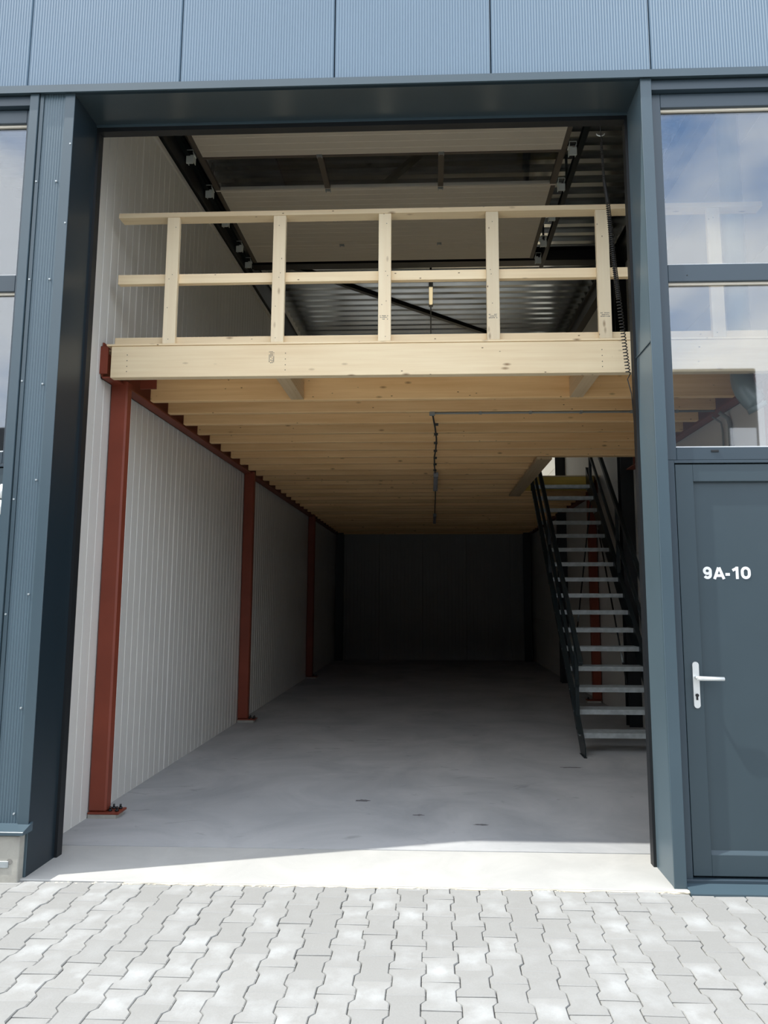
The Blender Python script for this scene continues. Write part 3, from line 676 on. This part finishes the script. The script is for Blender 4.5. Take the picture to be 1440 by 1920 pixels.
# hinges on the mullion lines and roller brackets at the edges
for yy in (5.93, 6.53, 7.13, 7.73, 8.33):
    for xx in (-1.13, 0.117):
        bm = new_bm(); add_box(bm, xx-0.028, xx+0.028, yy-0.02, yy-0.012, ZD-0.012, ZD+0.002); add_box(bm, xx-0.028, xx-0.020, yy-0.02, yy+0.02, ZD-0.018, ZD+0.002)
        add_box(bm, xx+0.020, xx+0.028, yy-0.02, yy+0.02, ZD-0.018, ZD+0.002); add_tube(bm, [(xx-0.03, yy, ZD-0.012), (xx+0.03, yy, ZD-0.012)], 0.005, 6)
        obj('middle_hinge', bm, m_galv, sd_)
for yy in (5.88, 6.45, 7.05, 7.65, 8.25, 8.68):
    for xx in (X0-0.005, X1+0.005):
        s = -1 if xx < 0 else 1
        c = xx+s*0.045
        bm = new_bm(); add_box(bm, c-0.036, c+0.036, yy-0.03, yy-0.012, ZD-0.125, ZD-0.045, 0.002)
        add_box(bm, c-0.036, c-0.030, yy-0.012, yy+0.05, ZD-0.10, ZD+0.0); add_box(bm, c+0.030, c+0.036, yy-0.012, yy+0.05, ZD-0.10, ZD+0.0)
        add_box(bm, c-0.036, c+0.036, yy-0.03, yy-0.025, ZD+0.015, ZD+0.02); add_box(bm, c-0.036, c-0.032, yy-0.03, yy-0.025, ZD-0.02, ZD+0.02); add_box(bm, c+0.032, c+0.036, yy-0.03, yy-0.025, ZD-0.02, ZD+0.02)
        add_box(bm, min(xx, c), max(xx, c), yy-0.012, yy+0.04, ZD-0.03, ZD-0.024)
        obj('roller_bracket', bm, m_fit, sd_)
for s, x in ((-1, X0-0.075), (1, X1+0.125)):
    e = empty('door_track', (x, 4.5, ZD), 'black %s running track of the overhead door under the roof' % ('left' if s < 0 else 'right'), 'rail')
    xa, xb = sorted((x+s*0.022, x-s*0.022))
    bm = new_bm(); add_box(bm, xa, xb, 4.75, 9.0, ZD+0.028, ZD+0.034); add_box(bm, min(x+s*0.02, x+s*0.026), max(x+s*0.02, x+s*0.026), 4.75, 9.0, ZD-0.04, ZD+0.03)
    add_box(bm, xa, xb, 4.75, 9.0, ZD-0.040, ZD-0.034); obj('track_profile', bm, m_steel, e)
    xa, xb = sorted((x+s*0.03, x+s*0.05))
    bm = new_bm(); add_box(bm, xa, xb, 4.75, 9.0, ZD+0.02, ZD+0.026); add_box(bm, min(x+s*0.03, x+s*0.036), max(x+s*0.03, x+s*0.036), 4.75, 9.0, ZD-0.03, ZD+0.03); obj('track_angle', bm, m_steel, e)
    bm = new_bm(); arc = [(x, 4.75-0.25*math.sin(t), ZD-0.25*(1-math.cos(t))) for t in [i*math.pi/12 for i in range(7)]]
    for p, q in zip(arc, arc[1:]): add_bar(bm, p, q, 0.05, 0.06, upv=(1, 0, 0))
    add_box(bm, x-0.025, x+0.025, 4.475, 4.53, OT-0.05, ZD-0.25); obj('bent_track', bm, m_steel, e)
    for yy in (5.6, 7.3, 8.9):
        bm = new_bm(); add_box(bm, x+s*0.04-0.012, x+s*0.04+0.012, yy, yy+0.03, ZD+0.02, roof_z(yy)+0.0); obj('hanger', bm, m_steel, e)
# spring shaft over the head of the opening
e = empty('spring_shaft', (-0.5, 4.6, 5.75), 'galvanised torsion shaft over the opening, hidden behind the lintel', 'shaft')
bm = new_bm(); add_tube(bm, [(X0+0.0, 4.62, 5.75), (X1-0.0, 4.62, 5.75)], 0.016, 10); obj('shaft', bm, m_galv, e)
for xc in (-1.4, 0.4):
    bm = new_bm(); add_tube(bm, [(xc-0.4, 4.62, 5.75), (xc+0.4, 4.62, 5.75)], 0.05, 14); obj('torsion_spring', bm, m_dksteel, e)
for xc in (X0+0.03, X1-0.03):
    bm = new_bm(); add_box(bm, xc-0.01, xc+0.01, 4.45, 4.68, 5.68, 5.82); obj('bearing_plate', bm, m_galv, e)

# ================================================================== MEZZANINE
mz = empty('mezzanine', (0, 5.0, ZB), 'pale timber mezzanine floor of many joists filling the unit', 'mezzanine')
FX0, FX1 = -2.425, 2.52
bm = new_bm(); add_box(bm, FX0, FX1, 4.97, 5.035, ZB-0.018, DECK, 0.003); o = obj('fascia_board', bm, wx, mz); tag(o, 'wide pale spruce front board')
FRONT = o
J0, JS = 5.66, 0.399
SW0, SW1, SX = 8.16, 10.66, 1.36     # stairwell
bmj = None
jmesh = {}
for i in range(32):
    yj = J0+i*JS
    if yj > YB-0.25: break
    short = SW0-0.03 < yj < SW1-0.02
    x1 = SX if short else XR-0.115
    bm = new_bm(); add_box(bm, XL+0.115, x1, yj, yj+0.062, ZB, DECK-0.02, 0.005)
    # keep object origins apart along x so the grain differs
    obj('joist', bm, wj, mz, base=(R.uniform(-1, 1), yj, ZB))
# joist hangers along the stairwell trimmer
for i in range(32):
    yj = J0+i*JS
    if SW0-0.03 < yj < SW1-0.02:
        bm = new_bm(); add_box(bm, SX-0.09, SX-0.086, yj-0.012, yj+0.074, ZB-0.006, ZB+0.03); add_box(bm, SX-0.09, SX-0.02, yj-0.004, yj+0.066, ZB-0.005, ZB-0.001); obj('joist_hanger', bm, wy, mz)
bm = new_bm(); add_box(bm, SX, SX+0.065, SW0-0.04, SW1+0.12, ZB-0.0, DECK-0.02, 0.002); obj('stairwell_trimmer', bm, wy, mz)
bm = new_bm(); add_box(bm, SX-0.10, SX+0.075, SW0-0.09, SW1+0.40, ZB-0.04, ZB-0.004, 0.002); obj('stairwell_plank', bm, wy, mz)
bm = new_bm(); add_box(bm, SX+0.065, XR-0.12, SW1, SW1+0.06, ZB-0.0, DECK-0.02, 0.002); o = obj('landing_header', bm, m_osb, mz); tag(o, 'yellow header board at the head of the stairs')
bm = new_bm(); add_box(bm, SX+0.065, XR-0.12, SW0-0.065, SW0-0.004, ZB, DECK-0.02, 0.002); obj('stairwell_header', bm, wj, mz)
for xb in (-1.13, 1.22):
    bm = new_bm(); add_box(bm, xb-0.055, xb+0.055, 5.035, J0, ZB-0.0+0.0, ZB+0.17, 0.002); obj('blocking', bm, wy, mz)
# one deck of boards (laid in strips round the stairwell)
def deckpiece(x0, x1, y0, y1):
    bm = new_bm(); add_box(bm, x0, x1, y0, y1, DECK-0.02+0.002, DECK+0.0, 0.0); obj('deck_board', bm, m_deck, mz)
bm = new_bm(); add_box(bm, FX0-0.035, FX1, 4.962, 5.6, DECK+0.0005, DECK+0.014, 0.001); obj('deck_edge', bm, wx, mz)
yy = 5.04
while yy < YB-0.1:
    y1_ = min(yy+1.22, YB-0.02)
    # cut round the opening
    cuts = sorted(set([yy, y1_]+[c for c in (SW0, SW1) if yy < c < y1_]))
    for c0, c1 in zip(cuts, cuts[1:]):
        mid = (c0+c1)/2
        deckpiece(XL+0.01, SX+0.06 if SW0 < mid < SW1 else XR-0.01, c0+0.001, c1-0.001)
    yy = y1_
# printed stamps, a few rows of tiny dashes
def stamp(parent, x, z, yy, w=0.045, rows=3, vert=False):
    bm = new_bm(); rr = random.Random(int(x*1000)+5)
    for r in range(rows):
        u = 0
        while u < w:
            l_ = rr.uniform(0.003, 0.008)
            if rr.random() < 0.8:
                if vert: add_box(bm, x+r*0.011, x+r*0.011+0.006, yy-0.0006, yy, z-u-l_, z-u)
                else: add_box(bm, x+u, x+u+l_, yy-0.0006, yy, z-r*0.013-rr.uniform(0.004, 0.008), z-r*0.013)
            u += l_+0.003
    return obj('ink_stamp', bm, m_ink, parent)
stamp(mz, -1.215, 3.445, 4.9699, 0.085, 4, True)
for xg in (-2.30, -1.09, 1.27):
    for zz in (3.30, 3.34, 3.385, 3.43):
        bm = new_bm(); add_tube(bm, [(xg, 4.968, zz), (xg, 4.971, zz)], 0.0035, 6); obj('screw', bm, m_dksteel, mz)

# railing
rl = empty('railing', (0, 4.99, DECK+0.014), 'pale timber guard rail along the front edge of the mezzanine', 'railing')
DT = DECK+0.0145
RX0, RX1 = -2.42, 2.50
bm = new_bm()
add_poly(bm, [(RX0, 4.965, 4.572), (RX0, 5.065, 4.572), (RX0+0.0, 5.065, 4.534), (RX0, 4.965, 4.534)], (RX1-RX0, 0, 0)); obj('top_rail', bm, wx, rl)
bm = new_bm(); add_box(bm, RX0, RX1, 5.005, 5.05, 4.012, 4.088, 0.002); obj('middle_rail', bm, wx, rl)
bm = new_bm(); add_box(bm, RX0, RX1, 5.006, 5.05, DT, DT+0.066, 0.002); obj('bottom_rail', bm, wx, rl)
posts = [-1.988, -1.158, -0.345, 0.473, 1.302, 2.134]
for i, xp in enumerate(posts):
    bm = new_bm(); add_box(bm, xp-0.048, xp+0.048, 4.966, 5.004, DT, 4.533, 0.003); p = obj('post', bm, wz, rl)
    if i in (2, 3, 4): stamp(p, xp-0.034, 3.715, 4.966, 0.062, 3)
    for zz in (3.55, 3.80, 4.03, 4.065, 4.45):
        if R.random() < 0.8:
            xo = xp+R.uniform(-.025, .025); bm = new_bm(); add_tube(bm, [(xo, 4.9645, zz), (xo, 4.967, zz)], 0.003, 6); obj('screw', bm, m_dksteel, p)

# ================================================================== STAIRS
st = empty('staircase', (1.98, 7.4, 0), 'black steel stairs with open galvanised treads rising to the mezzanine', 'staircase')
S0, S1, SY, RISE, RUN = 1.568, 2.408, 7.41, 0.2063, 0.1997
SLOPE = RISE/RUN
def nose(y): return RISE+SLOPE*(y-SY)
tr_me = None
for i in range(16):
    yt = SY+i*RUN; zt = (i+1)*RISE+0.012
    if tr_me is None:
        bm = new_bm()
        add_box(bm, 0, S1-S0, 0, 0.006, -0.052, 0.0)                      # front lip
        add_box(bm, 0, S1-S0, 0.215, 0.221, -0.032, 0.0)                  # rear lip
        add_box(bm, 0, 0.005, 0, 0.22, -0.05, 0.0); add_box(bm, S1-S0-0.005, S1-S0, 0, 0.22, -0.05, 0.0)
        for k in range(5): add_box(bm, 0, S1-S0, 0.008+k*0.042, 0.030+k*0.042+0.008, -0.004, 0.0)
        for k in range(18): add_box(bm, 0.03+k*0.046, 0.036+k*0.046, 0.004, 0.216, -0.022, -0.003)
        fix(bm); tr_me = bpy.data.meshes.new('tread'); bm.to_mesh(tr_me); bm.free(); tr_me.materials.append(m_galv)
    t = bpy.data.objects.new('tread', tr_me); C.objects.link(t); t.parent = st; t.location = Vector((S0, yt, zt))-wpos(st)
bolt_me = None
ytop = SY+15*RUN+0.26
for s, x in ((-1, S0), (1, S1)):
    xa, xb = (x-0.012, x-0.001) if s < 0 else (x+0.001, x+0.012)
    bm = new_bm()
    def P(y, z): return (xa, y, z)
    yl = SY-0.02
    # plate parallelogram with a level foot
    add_poly(bm, [P(7.29, 0.006), P(7.50, 0.006), P(ytop, nose(ytop)-0.25), P(ytop, nose(ytop)+0.06), P(SY-0.02, nose(SY-0.02)+0.045), P(7.28, 0.10)], (xb-xa, 0, 0))
    obj('stringer', bm, m_steel, st)
    bm = new_bm(); add_bar(bm, (x+s*0.03, SY-0.03, nose(SY-0.03)+0.038), (x+s*0.03, ytop, nose(ytop)+0.055), 0.05, 0.006); obj('stringer_flange', bm, m_steel, st)
    bm = new_bm(); add_box(bm, x-0.03 if s < 0 else x, x+0.03 if s > 0 else x, 7.25, 7.47, 0.0, 0.006); add_tube(bm, [(x+s*0.018, 7.29, 0.006), (x+s*0.018, 7.29, 0.02)], 0.012, 6); obj('foot_plate', bm, m_steel, st)
    HR = 0.80 if s < 0 else 0.92
    xr = x+s*0.022-(s*0.04 if s < 0 else 0)*0
    # handrail, knee rail, posts
    y0h = 7.33
    yend = 10.6 if s < 0 else 10.75
    bm = new_bm(); add_bar(bm, (xr, y0h, nose(y0h)+HR), (xr, yend, nose(yend)+HR), 0.048, 0.060, ch=0.006); obj('handrail', bm, m_steel, st)
    bm = new_bm(); add_bar(bm, (xr, 7.50, nose(7.50)+HR*0.48), (xr, yend, nose(yend)+HR*0.48), 0.036, 0.042, ch=0.004); obj('knee_rail', bm, m_steel, st)
    for yp in (7.55, 9.05, 10.45):
        bm = new_bm(); add_box(bm, xr-0.02, xr+0.02, yp-0.02, yp+0.02, nose(yp)-0.12, nose(yp)+HR-0.01, 0.003); obj('rail_post', bm, m_steel, st)
    for i in range(16):
        for dy in (0.05, 0.12):
            yb_, zb_ = SY+i*RUN+dy, (i+1)*RISE-0.022
            if bolt_me is None:
                bm = new_bm(); add_tube(bm, [(-0.016, 0, 0), (0, 0, 0)], 0.008, 6); fix(bm); bolt_me = bpy.data.meshes.new('bolt'); bm.to_mesh(bolt_me); bm.free(); bolt_me.materials.append(m_galv)
            o = bpy.data.objects.new('bolt', bolt_me); C.objects.link(o); o.parent = st; o.location = Vector((x+s*0.012 if s < 0 else x+0.028, yb_, zb_))-wpos(st)

# ================================================================== LIGHTS, CABLES, PIPES
def batten(x, y0, y1, z, label, dm, drop=0.03, w=0.06):
    e = empty('linear_light', (x, (y0+y1)/2, z), label, 'light')
    bm = new_bm(); add_box(bm, x-w/2, x+w/2, y0, y1, z-0.035, z, 0.006); obj('housing', bm, m_lampb, e)
    bm = new_bm(); add_box(bm, x-w/2+0.003, x+w/2-0.003, y0+0.04, y1-0.04, z-0.062, z-0.035, 0.012); obj('diffuser', bm, dm, e)
    for ya in (y0, y1): bm = new_bm(); add_box(bm, x-w/2-0.002, x+w/2+0.002, ya-0.008, ya+0.04, z-0.064, z+0.0, 0.005); obj('end_cap', bm, m_lampb, e)
    return e
batten(0.07, 9.08, 10.28, ZB-0.002, 'grey linear light nearest the opening, fixed under the joists', m_lampd)
batten(0.08, 13.6, 14.85, ZB-0.002, 'further linear light under the joists, near the dark back wall', m_lampd)
batten(0.01, 9.62, 10.32, 6.20, 'pale yellow linear light under the roof, seen through the railing', m_lampon)
bm = new_bm(); add_box(bm, -0.005, 0.025, 9.9, 9.93, 6.20, roof_z(9.9)); e = obj('lamp_bracket', bm, m_dksteel); e.parent = bpy.data.objects['linear_light.002']; e.location = e.location-Vector(e.parent.location)
bm = new_bm(); add_tube(bm, [(0.008, 10.34, 6.19), (0.01, 10.6, 6.24), (0.01, 12.6, 6.34)], 0.010, 6); o = obj('roof_cable', bm, m_cable); tag(o, 'dark cable running back from the pale yellow roof light', 'cable')
# conduit under the joists
cd = empty('conduit', (0.02, 6.07, ZB), 'thin grey conduit running right and then back to the lights under the joists', 'conduit')
zc = ZB-0.011
bm = new_bm(); add_tube(bm, [(0.02, 6.085, zc), (XR-0.12, 6.085, zc)], 0.0095, 8); obj('cross_tube', bm, m_conduit, cd)
bm = new_bm(); add_tube(bm, [(0.012, 6.075, zc), (0.02, 6.14, zc), (0.045, 6.6, zc-0.004), (0.062, 7.1, zc), (0.058, 7.6, zc-0.006), (0.045, 8.0, zc), (0.048, 8.6, zc), (0.06, 9.06, zc-0.004)], 0.0085, 8); obj('lengthwise_cable', bm, m_cable, cd)
bm = new_bm(); add_tube(bm, [(0.07, 10.31, zc), (0.078, 11.5, zc-0.004), (0.075, 12.5, zc), (0.08, 13.57, zc)], 0.0085, 8); obj('lengthwise_cable', bm, m_cable, cd)
bm = new_bm(); add_box(bm, -0.01, 0.04, 6.06, 6.11, ZB-0.03, ZB-0.001, 0.004); obj('corner_box', bm, m_conduit, cd)
for i, xx in enumerate((0.45, 0.9, 1.35, 1.8, 2.2)):
    box('clip', m_conduit, cd, xx-0.012, xx+0.012, 6.07, 6.10, ZB-0.022, ZB-0.0)
for k in range(1, 8): box('clip', m_cable, cd, 0.035, 0.075, J0+(k+1)*JS+0.02, J0+(k+1)*JS+0.045, ZB-0.022, ZB-0.0)
# spiral cord of the door operator
e = empty('spiral_cord', (1.27, 4.5, 4.9), 'black coiled control cord hanging inside the right jamb', 'cord')
pth = [Vector(p) for p in ((1.208, 4.56, 4.80), (1.213, 4.54, 4.502), (1.229, 4.52, 4.313), (1.249, 4.51, 3.937), (1.273, 4.50, 3.613), (1.318, 4.50, 3.09))]
def along(t):
    t = t*(len(pth)-1); i = min(int(t), len(pth)-2); return pth[i].lerp(pth[i+1], t-i)
turns, pts = 118, []
for k in range(turns*7+1):
    u = k/(turns*7); c = along(u); a = 2*math.pi*k/7; r = 0.007+0.0075*min(1, max(0, (u-0.16)*3))
    pts.append(c+Vector((math.cos(a)*r, math.sin(a)*r, 0)))
bm = new_bm(); add_tube(bm, pts, 0.0036, 5); obj('coil', bm, m_cord, e)
bm = new_bm(); add_tube(bm, [pts[-1], (1.312, 4.50, 3.05), (1.335, 4.50, 2.95), (1.345, 4.50, 2.75)], 0.0035, 6); obj('straight_end', bm, m_cord, e)
bm = new_bm(); add_tube(bm, [pts[0], (1.207, 4.56, 4.86)], 0.0035, 6); obj('straight_end', bm, m_cord, e)
bm = new_bm(); add_tube(bm, [(1.207+0.028*math.cos(a), 4.56+0.004, 4.865+0.018*math.sin(a)) for a in [math.pi+i*math.pi/8 for i in range(9)]], 0.004, 6); obj('hook', bm, m_alu, e)
bm = new_bm(); add_tube(bm, [(1.207, 4.56, 4.845), (1.207, 4.56, 6.05)], 0.003, 6); obj('upper_lead', bm, m_cord, e)
# downpipe behind the right window
e = empty('downpipe', (2.45, 5.3, 3.0), 'grey plastic drain pipe with a bend, seen through the right window', 'pipe')
bm = new_bm(); add_tube(bm, [(2.39, 5.22, roof_z(5.3)-0.02), (2.39, 5.22, DECK+0.05)], 0.080, 16); obj('upper_pipe', bm, m_pipe, e)
arc = [(2.39, 5.22, DECK-0.02), (2.39, 5.22, 3.27)]+[(2.39+0.25*(1-math.cos(t)), 5.22-0.05*t, 3.27-0.27*math.sin(t)) for t in [i*math.pi/18 for i in range(1, 6)]]
bm = new_bm(); add_tube(bm, arc, 0.082, 16); obj('bend', bm, m_pipe, e)
bm = new_bm(); add_tube(bm, [arc[-1], (arc[-1][0]+0.018, arc[-1][1], arc[-1][2]-0.035)], 0.09, 16); obj('socket', bm, m_pipe, e)
# wall conduits on the right
for yy, r, lb in ((6.02, 0.018, 'thick dark conduit on the right wall behind the window'), (6.17, 0.009, 'thin grey conduit on the right wall behind the window')):
    e = empty('wall_conduit', (XR-0.02, yy, 0.3), lb, 'conduit')
    bm = new_bm(); add_tube(bm, [(XR-0.022, yy, 0.3), (XR-0.022, yy, 3.12), (XR-0.03, yy+0.01, 3.18), (XR-0.10, yy+0.02, 3.235)], r, 8); obj('tube', bm, m_conduit, e)
    for zz in (0.6, 1.4, 2.2, 2.9): box('clip', m_cable, e, XR-0.045, XR-0.001, yy-r-0.012, yy+r+0.012, zz, zz+0.03)

# ================================================================== ACROSS THE YARD (reflected in the glass, closes the low sky)
op = box('opposite_building', m_opp, None, -34, 6.6, -24, -11.5, -0.1, 6.7, 0.02); tag(op, 'long dark industrial building across the yard, behind the photographer', 'building')
for k in range(6):
    x = -30+k*5.4
    box('roller_door', m_frame, op, x, x+3.4, -11.5, -11.44, -0.02, 4.2, 0.01)
op2 = box('opposite_building', m_opp, None, 6.7, 9.5, -24, -11.5, -0.1, 8.3, 0.02); tag(op2, 'taller dark block with an added white panel across the yard, behind the photographer', 'building')
box('white_panel', m_oppw, op2, 8.65, 9.4, -11.5, -11.44, -0.02, 6.5, 0.01)  # plain panel added so the right window mirrors a white patch
op3 = box('opposite_building', m_oppw, None, 11, 30, -24, -12.2, -0.1, 5.0, 0.02); tag(op3, 'white industrial building across the yard, behind the photographer', 'building')
for k in range(3): box('roller_door', m_frame, op3, 12+k*5.4, 15.4+k*5.4, -12.2, -12.14, -0.02, 4.0, 0.01)
